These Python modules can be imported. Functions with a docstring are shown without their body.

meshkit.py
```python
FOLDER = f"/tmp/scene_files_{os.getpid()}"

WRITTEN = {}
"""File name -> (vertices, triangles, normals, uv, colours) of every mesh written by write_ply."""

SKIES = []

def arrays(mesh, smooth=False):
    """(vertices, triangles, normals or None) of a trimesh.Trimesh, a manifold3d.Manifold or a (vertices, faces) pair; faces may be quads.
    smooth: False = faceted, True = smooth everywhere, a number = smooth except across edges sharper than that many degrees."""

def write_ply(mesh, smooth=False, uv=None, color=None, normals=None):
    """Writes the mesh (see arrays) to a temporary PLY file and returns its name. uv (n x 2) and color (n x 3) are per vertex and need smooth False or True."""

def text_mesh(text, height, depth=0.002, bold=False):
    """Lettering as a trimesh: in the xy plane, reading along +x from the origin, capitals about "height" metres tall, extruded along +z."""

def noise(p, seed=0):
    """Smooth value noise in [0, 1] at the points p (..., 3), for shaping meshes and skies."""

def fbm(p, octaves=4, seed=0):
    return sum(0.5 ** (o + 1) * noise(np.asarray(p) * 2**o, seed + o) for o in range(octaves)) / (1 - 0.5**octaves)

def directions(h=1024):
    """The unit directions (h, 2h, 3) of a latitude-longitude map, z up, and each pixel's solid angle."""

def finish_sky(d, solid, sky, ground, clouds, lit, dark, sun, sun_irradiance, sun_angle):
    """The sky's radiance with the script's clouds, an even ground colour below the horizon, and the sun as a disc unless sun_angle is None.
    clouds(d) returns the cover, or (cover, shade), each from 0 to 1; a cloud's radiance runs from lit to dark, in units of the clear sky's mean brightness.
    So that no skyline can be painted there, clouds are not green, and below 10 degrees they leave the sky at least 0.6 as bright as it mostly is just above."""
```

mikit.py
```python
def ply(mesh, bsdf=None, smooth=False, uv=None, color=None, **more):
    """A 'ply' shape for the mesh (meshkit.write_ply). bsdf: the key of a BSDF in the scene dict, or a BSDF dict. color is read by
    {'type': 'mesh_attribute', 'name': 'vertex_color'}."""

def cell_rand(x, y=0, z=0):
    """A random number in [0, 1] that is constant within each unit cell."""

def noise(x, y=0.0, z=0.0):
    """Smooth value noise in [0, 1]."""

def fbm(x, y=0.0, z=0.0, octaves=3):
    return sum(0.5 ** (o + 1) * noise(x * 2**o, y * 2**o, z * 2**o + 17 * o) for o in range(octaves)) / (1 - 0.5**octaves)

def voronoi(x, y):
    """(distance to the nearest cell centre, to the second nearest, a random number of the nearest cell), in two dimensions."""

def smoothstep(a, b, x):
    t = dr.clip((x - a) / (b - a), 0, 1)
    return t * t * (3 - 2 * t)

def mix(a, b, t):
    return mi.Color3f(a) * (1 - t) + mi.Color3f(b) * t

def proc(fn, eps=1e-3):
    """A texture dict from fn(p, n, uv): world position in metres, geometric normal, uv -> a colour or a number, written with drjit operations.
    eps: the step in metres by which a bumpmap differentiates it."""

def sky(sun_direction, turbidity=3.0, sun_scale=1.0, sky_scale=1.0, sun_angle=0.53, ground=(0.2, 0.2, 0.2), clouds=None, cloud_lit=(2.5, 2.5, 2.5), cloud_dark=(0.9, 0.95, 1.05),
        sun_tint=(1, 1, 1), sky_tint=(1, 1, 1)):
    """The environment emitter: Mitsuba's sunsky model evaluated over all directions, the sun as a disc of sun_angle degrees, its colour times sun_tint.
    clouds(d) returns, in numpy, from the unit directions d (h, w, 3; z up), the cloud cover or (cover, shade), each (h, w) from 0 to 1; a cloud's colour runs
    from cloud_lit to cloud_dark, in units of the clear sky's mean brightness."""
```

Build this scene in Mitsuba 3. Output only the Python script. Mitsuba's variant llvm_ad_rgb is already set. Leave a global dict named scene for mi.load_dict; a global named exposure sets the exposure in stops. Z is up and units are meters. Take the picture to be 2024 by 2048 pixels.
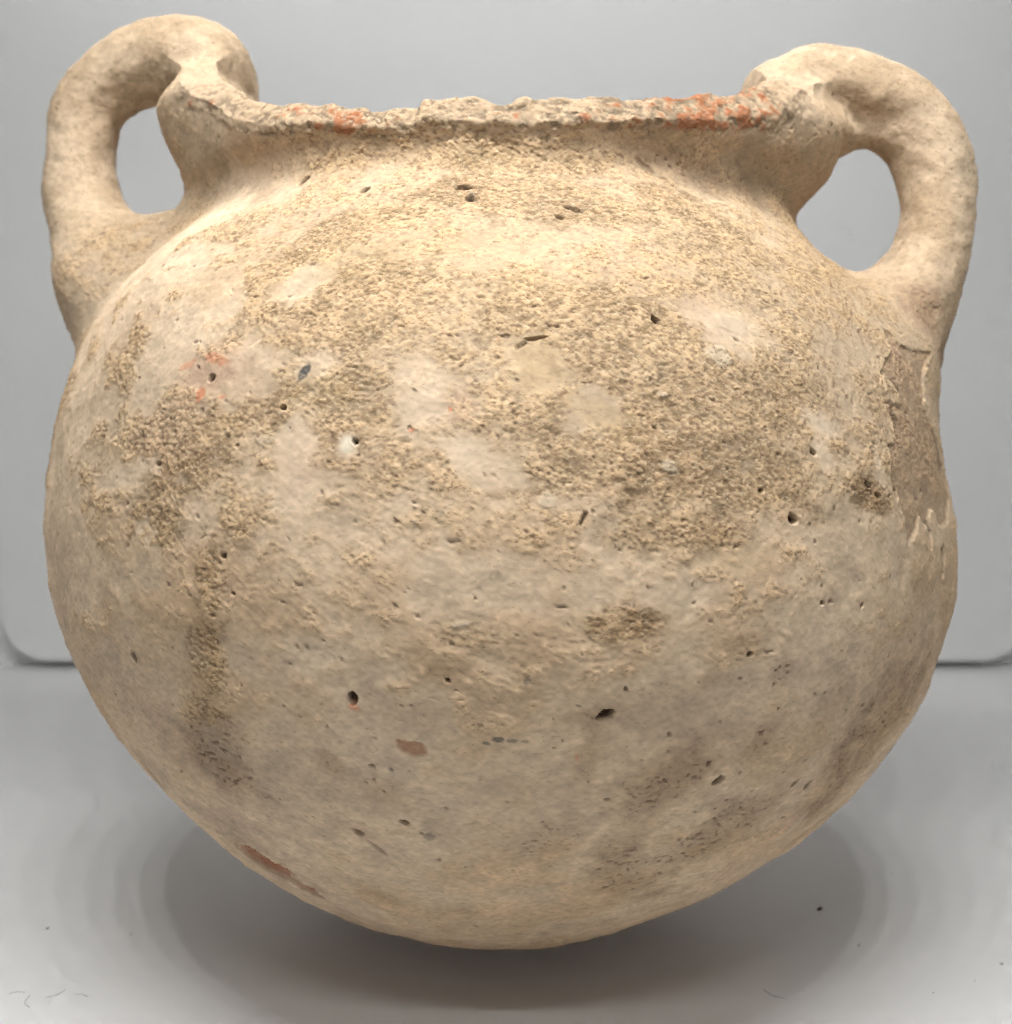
import math
import numpy as np
import mitsuba as mi
import mikit, meshkit
from scipy.interpolate import CubicSpline, PchipInterpolator
from scipy.spatial import cKDTree

T = mi.ScalarTransform4f
scene, labels = {}, {}
exposure = 0.0
U = 0.09                      # the pot's body radius in metres; the pot is modelled in this unit
# ---------------------------------------------------------------- camera
CAM = np.array([0.00106, -2.815 * U, 1.1546 * U])
PITCH, F_PX, W_PX, H_PX = math.radians(4.0), 2400.0, 2024.0, 2048.0
look = CAM + np.array([0, math.cos(PITCH), -math.sin(PITCH)])
scene['camera'] = {
    'type': 'thinlens', 'fov': math.degrees(2 * math.atan(W_PX / 2 / F_PX)), 'fov_axis': 'x',
    'to_world': T().look_at(origin=CAM.tolist(), target=look.tolist(), up=[0, 0, 1]),
    'aperture_radius': 0.0008, 'focus_distance': 0.176, 'near_clip': 0.01, 'far_clip': 20.0,
}
# ---------------------------------------------------------------- light: a row of diodes above the front of the shelf, added fill lamps, and the dim room
# name, diodes, spacing, centre, half size of a diode, tilt towards the back, radiance
BARS = [('light_bar', 12, 0.0205, (-0.008, -0.15, 0.325), 0.0021, 24, 1980.0),
        ('light_bar_001', 7, 0.02, (0.0, -0.225, 0.236), 0.004, 62, 125.0),  # added unseen bar, fills in the belly from the front
        ('light_bar_002', 12, 0.04, (0.0, 0.150, 0.345), 0.004, 55, 56.0)]  # added unseen bar, brightens the upper back panel
LED_WHITE, FILL_WHITE = (0.99, 0.995, 0.985), (1.0, 0.99, 0.97)
FILL_RADIANCE = 14.0  # strength of the added fill lamp behind the viewer
scene['room_light'] = {'type': 'constant', 'radiance': {'type': 'rgb', 'value': [0.04, 0.04, 0.04]}}


# ---------------------------------------------------------------- helpers
def tag(key, label=None, cat=None, group=None, kind=None):
    labels[key] = {k: v for k, v in (('label', label), ('category', cat), ('group', group), ('kind', kind)) if v}


def box(x0, x1, y0, y1, z0, z1):
    import trimesh
    m = trimesh.creation.box((x1 - x0, y1 - y0, z1 - z0))
    m.apply_translation(((x0 + x1) / 2, (y0 + y1) / 2, (z0 + z1) / 2))
    return m


def raw_ply(v, f, n, bsdf, color, uv):
    path = meshkit.write_ply((v, f), True, uv, color, n)
    return {'type': 'ply', 'filename': path, 'face_normals': False, 'bsdf': {'type': 'ref', 'id': bsdf}}


def sstep(a, b, x):
    t = np.clip((x - a) / (b - a), 0, 1)
    return t * t * (3 - 2 * t)


# ---------------------------------------------------------------- materials
def paint(p, n, uv):
    s = mikit.fbm(p.x * 9, p.y * 9, p.z * 9, 4)
    g = mikit.noise(p.x * 900, p.y * 900, p.z * 900)
    k = 0.96 + 0.05 * s + 0.012 * g
    return mi.Color3f(0.60, 0.603, 0.60) * k


scene['white_paint'] = {'type': 'twosided', 'b': {'type': 'principled', 'base_color': mikit.proc(paint), 'roughness': 0.55, 'specular': 0.4}}


def shelf_paint(p, n, uv):
    s = mikit.fbm(p.x * 14, p.y * 14, 3.0, 4)
    d = mikit.noise(p.x * 420, p.y * 420, 1.0)
    k = 0.97 + 0.04 * s + 0.015 * d
    return mi.Color3f(0.640, 0.637, 0.635) * k


scene['shelf_paint'] = {'type': 'twosided', 'b': {'type': 'principled', 'base_color': mikit.proc(shelf_paint), 'roughness': 0.38, 'specular': 0.5}}
scene['lamp_shell'] = {'type': 'twosided', 'b': {'type': 'principled', 'base_color': {'type': 'rgb', 'value': [0.6, 0.6, 0.6]}, 'roughness': 0.5}}


def clay_pores(p, n, uv):
    # pores between the sand grains: uv.x tells how sandy the surface is there (0 smooth slip, 1 crust)
    q = p * 1000.0
    big = mikit.noise(q.x * 0.55, q.y * 0.55, q.z * 0.55)
    a = 0.6 * mikit.noise(q.x * 1.9, q.y * 1.9, q.z * 2.6) + 0.4 * mikit.noise(q.x * 3.9 + 9, q.y * 3.9, q.z * 4.8)
    cut = 0.23 + 0.14 * uv.x * (0.3 + 1.4 * big)
    return mikit.smoothstep(cut + 0.045, cut - 0.045, a) * (0.20 + 0.34 * uv.x)


def clay_tops(p, n, uv):
    # the rubbed, paler tops of the grains
    q = p * 1000.0
    a = 0.6 * mikit.noise(q.x * 1.9, q.y * 1.9, q.z * 2.6) + 0.4 * mikit.noise(q.x * 3.9 + 9, q.y * 3.9, q.z * 4.8)
    return mikit.smoothstep(0.52, 0.78, a) * (0.10 + 0.38 * uv.x)


scene['fired_clay'] = {'type': 'blendbsdf', 'weight': mikit.proc(clay_pores),
    'a': {'type': 'blendbsdf', 'weight': mikit.proc(clay_tops),
          'a': {'type': 'twosided', 'b': {'type': 'principled', 'base_color': {'type': 'mesh_attribute', 'name': 'vertex_color'}, 'roughness': 0.85, 'specular': 0.25}},
          'b': {'type': 'twosided', 'b': {'type': 'diffuse', 'reflectance': {'type': 'rgb', 'value': [0.52, 0.415, 0.285]}}}},
    'b': {'type': 'twosided', 'b': {'type': 'diffuse', 'reflectance': {'type': 'rgb', 'value': [0.115, 0.072, 0.038]}}}}

# ---------------------------------------------------------------- the setting
WALL_Y = 2.86 * U
scene['floor'] = mikit.ply(box(-0.9, 0.9, -0.75, WALL_Y + 0.013, -0.02, 0.0), 'shelf_paint'); tag('floor', kind='structure')
scene['wall'] = mikit.ply(box(-0.9, 0.9, WALL_Y + 0.013, WALL_Y + 0.05, -0.05, 1.0), 'white_paint'); tag('wall', kind='structure')


def panel_mesh():
    import trimesh
    from shapely.geometry import box as sbox
    s = sbox(-0.2155 + 0.02, 0.004 + 0.02, 0.2255 - 0.02, 0.9).buffer(0.02, quad_segs=24)
    m = trimesh.creation.extrude_polygon(s, 0.008, engine='earcut')
    v = m.vertices.copy()
    m.vertices = np.stack([v[:, 0], WALL_Y + 0.008 - v[:, 2], v[:, 1]], 1)
    m.invert()
    m.fix_normals()
    return m


scene['back_panel'] = mikit.ply(panel_mesh(), 'white_paint', smooth=30)
tag('back_panel', 'plain white panel with rounded lower corners standing behind the pot', 'panel')

# the lamps: a bar of diodes, two added fill bars, an added fill lamp behind the viewer
for key, count, step, c, hs, tilt, power in BARS:
    half = count * step / 2 + 0.01
    scene[key + '__housing'] = mikit.ply(box(c[0] - half, c[0] + half, c[1] - 0.012, c[1] + 0.012, c[2] + 0.006, c[2] + 0.018), 'lamp_shell')
    for i in range(count):
        scene[key + '__diode' + ('_%03d' % i if i else '')] = {
            'type': 'rectangle', 'to_world': T().translate([c[0] + (i - (count - 1) / 2) * step, c[1], c[2]]).rotate([1, 0, 0], 180 + tilt).scale([hs, hs, 1]),
            'bsdf': {'type': 'ref', 'id': 'lamp_shell'}, 'emitter': {'type': 'area', 'radiance': {'type': 'rgb', 'value': [power * k for k in LED_WHITE]}}}
tag('light_bar', 'slim bar with a close row of small white diodes, above the front of the shelf', 'light')
tag('light_bar_001', 'unseen slim bar with larger white diodes, added as fill light nearest the viewer', 'light')
tag('light_bar_002', 'unseen slim bar of widely spaced white diodes, added to brighten the back panel', 'light')
scene['fill_lamp__housing'] = mikit.ply(box(-0.25, 0.65, -3.1, -3.02, 0.65, 1.25), 'lamp_shell')
scene['fill_lamp__diffuser'] = {'type': 'rectangle', 'to_world': T().look_at(origin=[0.2, -3.0, 0.95], target=[0, 0, 0.1], up=[0, 0, 1]).scale([0.4, 0.25, 1]),
    'bsdf': {'type': 'ref', 'id': 'lamp_shell'}, 'emitter': {'type': 'area', 'radiance': {'type': 'rgb', 'value': [FILL_RADIANCE * k for k in FILL_WHITE]}}}
tag('fill_lamp', 'broad white fill lamp, added unseen behind the viewer', 'lamp')

# ---------------------------------------------------------------- the pot, as an implicit surface (unit U, origin on the shelf under its centre)
CEN = np.array([0, 0, 0.93])
_K = np.radians([0, 20, 40, 55, 70, 85, 100, 115, 128, 150, 180])
_A = CubicSpline(_K, [0.941, 0.9593, 0.9578, 0.9743, 0.9977, 1.0053, 0.9881, 0.970, 0.926, 0.76, 0.70])
_B = CubicSpline(_K, [-0.0013, 0.0067, 0.0037, 0.0163, 0.0135, 0.0055, -0.0107, -0.0222, -0.03, 0, 0])
_N = PchipInterpolator([1.2, 1.45, 1.54, 1.60, 1.65, 1.70, 1.80, 1.93, 2.1, 3.5], [0.70, 0.655, 0.622, 0.607, 0.628, 0.67, 0.695, 0.708, 0.73, 0.8])
THICK = 0.072
# height of the (broken) rim by azimuth in degrees, 0 = right, 90 = towards the viewer
_ra = np.array([-90, -60, -25, -5, 10, 20, 25, 27.3, 28.7, 36, 42, 53, 65, 79, 88, 97, 102, 103.5, 110, 120, 129, 138, 151, 160, 168, 174, 190, 202, 212, 222, 270])
_rz = np.array([1.70, 1.72, 1.80, 1.83, 1.85, 1.85, 1.845, 1.795, 1.83, 1.81, 1.79, 1.763, 1.738, 1.717, 1.713, 1.717, 1.720, 1.707, 1.714, 1.738, 1.75, 1.775, 1.82, 1.875, 1.93, 1.94, 1.91, 1.85, 1.77, 1.71, 1.68])
_RIM = PchipInterpolator(_ra, _rz)
# how far the break has eaten into the lip (slope of the break)
_SL = PchipInterpolator([-90, 0, 20, 28, 40, 120, 140, 160, 170, 270], [0.6, 0.15, 0.15, 0.3, 1.8, 1.8, 1.3, 0.3, 0.15, 0.6])


def azimuth(p):
    a = np.degrees(np.arctan2(-p[:, 1], p[:, 0]))
    return np.where(a < -90, a + 360, a)


def smin(a, b, k):
    h = np.maximum(k - np.abs(a - b), 0) / k
    return np.minimum(a, b) - h * h * k * 0.25


def handle_curve(ang, pts):
    pts = np.array(pts, float)                 # radius, height, half width, half thickness
    t = np.r_[0, np.cumsum(np.linalg.norm(np.diff(pts[:, :2], axis=0), axis=1))]
    s = CubicSpline(t, pts)(np.linspace(0, t[-1], 500))
    a = math.radians(ang)
    e = np.array([math.cos(a), -math.sin(a), 0])          # outward
    c = s[:, :1] * e + s[:, 1:2] * np.array([0, 0, 1.0])
    tan = np.gradient(c, axis=0)
    tan /= np.linalg.norm(tan, axis=1, keepdims=True)
    b = np.array([math.sin(a), math.cos(a), 0])           # along the width
    return {'tree': cKDTree(c), 'c': c, 'n': np.cross(tan, b), 'b': b, 'w': s[:, 2], 't': s[:, 3]}


HANDLES = {
    'handle': handle_curve(187, [(.675, 1.85, .11, .05), (.68, 1.925, .13, .07), (.715, 1.98, .15, .10), (.77, 1.995, .14, .10), (.85, 1.992, .125, .092), (.935, 1.952, .11, .082), (.985, 1.905, .105, .078), (1.01, 1.84, .10, .076),
                                 (1.02, 1.765, .10, .076), (1.014, 1.66, .105, .08), (.973, 1.57, .12, .082), (.925, 1.49, .13, .092), (.88, 1.41, .14, .10), (.82, 1.32, .14, .10)]),
    'handle_001': handle_curve(6, [(.61, 1.76, .13, .075), (.625, 1.83, .14, .08), (.655, 1.878, .15, .085), (.70, 1.893, .14, .086), (.76, 1.890, .13, .083), (.825, 1.872, .125, .08), (.895, 1.832, .12, .08), (.952, 1.76, .115, .08), (.978, 1.66, .115, .08),
                                   (.972, 1.55, .12, .082), (.945, 1.455, .14, .085), (.905, 1.37, .14, .085), (.86, 1.29, .14, .08), (.82, 1.22, .13, .06)]),
    'web_001': handle_curve(6, [(.61, 1.87, .12, .06), (.63, 1.83, .12, .055), (.655, 1.79, .12, .05)]),
    'web': handle_curve(184, [(.625, 1.80, .12, .045), (.62, 1.75, .13, .05), (.615, 1.70, .14, .06), (.655, 1.62, .14, .06), (.76, 1.565, .13, .06), (.85, 1.51, .12, .06), (.92, 1.46, .12, .06)]),
}


def d_handle(h, p):
    dist, i = h['tree'].query(p, workers=-1)
    q = p - h['c'][i]
    u, v = q @ h['b'], np.einsum('ij,ij->i', q, h['n'][i])
    g = np.einsum('ij,ij->i', q, q) - u * u - v * v       # beyond the ends
    w, t = h['w'][i], h['t'][i]
    k = ((u / w) ** 2 + (v / t) ** 2 + np.maximum(g, 0) / (t * t)) ** 0.5
    return (k - 1) * t


def body_parts(p):
    q = p - CEN
    r = np.maximum(np.linalg.norm(q, axis=1), 1e-6)
    ph = np.arccos(np.clip(-q[:, 2] / r, -1, 1))
    rho = np.hypot(p[:, 0], p[:, 1])
    rr = _A(ph) + _B(ph) * np.sin(ph) * q[:, 0] / np.maximum(rho, 1e-6)
    # lumps of a pot thrown by hand
    rr = rr + 0.012 * (meshkit.fbm(p * 2.1 + 5.3, 2, 3) - 0.5)
    ball = (r - rr) * 0.97
    neck = np.maximum((rho - _N(np.clip(p[:, 2], 1.2, 3.4))) * 0.95, 1.3 - p[:, 2])
    return ball, neck, rho


def d_cut(p, rho):
    az = azimuth(p)
    zr, s = _RIM(az), _SL(az)
    front = sstep(0.15, 0.6, s)
    f1 = meshkit.fbm(p * 9 + 3, 3, 11) - 0.5
    f2 = meshkit.fbm(p * 26 + 7, 3, 12) - 0.5
    rough = front * (0.05 * f1 + 0.02 * f2) + 0.012 * f2
    ri = _N(np.clip(zr, 1.2, 3.4)) - THICK
    return (p[:, 2] - zr + s * np.clip(rho - ri - 0.03 * front, 0, 0.075) + rough) / np.sqrt(1 + s * s)


def sdf(p, parts=False):
    ball, neck, rho = body_parts(p)
    outer = smin(ball, neck, 0.17)
    inner = smin(ball + THICK, (rho - _N(np.clip(p[:, 2], 1.2, 3.4)) + THICK) * 0.95, 0.1)
    inner = np.where(p[:, 2] < 1.3, ball + THICK, inner)
    cut = d_cut(p, rho)
    shell = np.maximum(np.maximum(outer, -inner), cut)
    # a softly rounded edge where the rim is whole
    shell = smin(shell, np.minimum(d_handle(HANDLES['web'], p), d_handle(HANDLES['web_001'], p)), 0.12)
    knob = (np.linalg.norm((p - np.array([-0.66, 0.06, 1.955])) / np.array([0.08, 0.16, 0.095]), axis=1) - 1) * 0.08
    hl, hr = smin(d_handle(HANDLES['handle'], p), knob, 0.06), d_handle(HANDLES['handle_001'], p)
    d = smin(shell, np.minimum(hl, hr), 0.045 + 0.17 * (1 - sstep(0.0, 0.10, p[:, 2] - np.where(p[:, 0] < 0, 1.82, 1.75))))
    return (d, outer, inner, cut, hl, hr) if parts else d


def surface_nets(lo, hi, step):
    n = np.ceil((np.array(hi) - lo) / step).astype(int) + 1
    ax = [lo[k] + step * np.arange(n[k]) for k in range(3)]
    g = np.stack(np.meshgrid(*ax, indexing='ij'), -1).reshape(-1, 3)
    d = sdf(g).reshape(n)
    s = d < 0
    cells = np.zeros(n - 1, int)
    acc, cnt = np.zeros((*(n - 1), 3)), np.zeros(n - 1)
    sl = lambda o, m: tuple(slice(o[k], o[k] + m[k]) for k in range(3))
    m = n - 1
    corner = [(a, b, c) for a in (0, 1) for b in (0, 1) for c in (0, 1)]
    for i, a in enumerate(corner):
        for b in corner[i + 1:]:
            if sum(abs(x - y) for x, y in zip(a, b)) != 1:
                continue
            da, db = d[sl(a, m)], d[sl(b, m)]
            x = (da < 0) != (db < 0)
            t = np.where(x, da / np.where(x, da - db, 1), 0)
            pt = np.array(a) + t[..., None] * (np.array(b) - np.array(a))
            acc += np.where(x[..., None], pt, 0)
            cnt += x
    on = cnt > 0
    cells[on] = np.arange(on.sum())
    idx = np.argwhere(on)
    v = lo + step * (idx + acc[on] / cnt[on][:, None])
    quads = []
    for k in range(3):
        e = np.zeros(3, int); e[k] = 1
        a, b = s[sl((0, 0, 0), n - e)], s[sl(e, n - e)]
        w = np.argwhere(a != b)
        i1, i2 = (k + 1) % 3, (k + 2) % 3
        w = w[(w[:, i1] > 0) & (w[:, i2] > 0) & (w[:, i1] < m[i1]) & (w[:, i2] < m[i2])]
        e1 = np.eye(3, dtype=int)[i1]; e2 = np.eye(3, dtype=int)[i2]
        q = np.stack([cells[tuple((w - o).T)] for o in (0 * e1, e1, e1 + e2, e2)], 1)
        flip = s[tuple(w.T)]
        q[~flip] = q[~flip][:, ::-1]
        quads.append(q)
    q = np.vstack(quads)
    return v, np.vstack([q[:, [0, 1, 2]], q[:, [0, 2, 3]]])


def normals(v, f):
    n = np.zeros_like(v)
    fn = np.cross(v[f[:, 1]] - v[f[:, 0]], v[f[:, 2]] - v[f[:, 0]])
    for k in range(3):
        for c in range(3):
            n[:, c] += np.bincount(f[:, k], fn[:, c], len(v))
    return n / np.maximum(np.linalg.norm(n, axis=1, keepdims=True), 1e-20)


def project(v, f, times, eps):
    for _ in range(times):
        n = normals(v, f)
        d0 = sdf(v); d1 = sdf(v + n * eps)
        g = np.clip((d1 - d0) / eps, 0.4, 1.5)
        v = v - n * np.clip(d0 / g, -3 * eps, 3 * eps)[:, None]
    return v


def subdivide(v, f, mark):
    """Red-green refinement: the marked triangles in four, their neighbours in two or three."""
    e = np.sort(np.stack([f, np.roll(f, -1, 1)], -1), -1)          # (nf, 3, 2): edge k joins corner k and k+1
    keyed = e[..., 0].astype(np.int64) * len(v) + e[..., 1]
    u, inv = np.unique(keyed, return_inverse=True)
    inv = inv.reshape(-1, 3)
    cut = np.zeros(len(u), bool)
    cut[inv[mark].ravel()] = True
    mid = np.full(len(u), -1)
    mid[cut] = len(v) + np.arange(cut.sum())
    a, b = u[cut] // len(v), u[cut] % len(v)
    v2 = np.vstack([v, (v[a] + v[b]) / 2])
    m = mid[inv]
    k = (m >= 0).sum(1)
    out = [f[k == 0]]
    q, mm = f[k == 3], m[k == 3]
    out += [np.stack(t, 1) for t in ((q[:, 0], mm[:, 0], mm[:, 2]), (q[:, 1], mm[:, 1], mm[:, 0]), (q[:, 2], mm[:, 2], mm[:, 1]), (mm[:, 0], mm[:, 1], mm[:, 2]))]
    for s in range(3):
        o = [(s + j) % 3 for j in range(3)]
        w = (k == 1) & (m[:, s] >= 0)
        q, x = f[w][:, o], m[w][:, s]
        out += [np.stack([q[:, 0], x, q[:, 2]], 1), np.stack([x, q[:, 1], q[:, 2]], 1)]
        w = (k == 2) & (m[:, s] < 0)                          # edges s+1 and s+2 are cut
        q, x, y = f[w][:, o], m[w][:, o[1]], m[w][:, o[2]]
        out += [np.stack([q[:, 2], y, x], 1), np.stack([q[:, 0], q[:, 1], x], 1), np.stack([q[:, 0], x, y], 1)]
    return v2, np.vstack(out)


LEVELS = 3
v, f = surface_nets(np.array([-1.28, -1.1, -0.06]), np.array([1.28, 1.1, 2.26]), 0.0245)
v = project(v, f, 3, 0.01)
for lev in range(LEVELS):
    n = normals(v, f)
    q = v - CEN
    outside = (np.einsum('ij,ij->i', n, q) > 0) | (v[:, 2] > 1.5)
    if lev == 0:
        good = outside
    else:
        good = outside & ((v[:, 1] < 0.2) | (v[:, 2] > 1.7)) & (n[:, 1] < 0.2)
    mark = good[f].any(1)
    v, f = subdivide(v, f, mark)
    v = project(v, f, 2 if lev == 0 else 1, 0.004)
print('lowest', v[:, 2].min())
v[:, 2] -= v[:, 2].min()

# ---------------------------------------------------------------- wear, dirt and grain (in the pot's own space, millimetres)
n = normals(v, f)
d, outer, inner, cut, hl, hr = sdf(v, True)
P = v * U * 1000
fine = np.full(len(v), True)


def fb(scale, octaves, seed, stretch=(1, 1, 1)):
    return meshkit.fbm(P / scale * np.array(stretch) + 50, octaves, seed)


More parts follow.
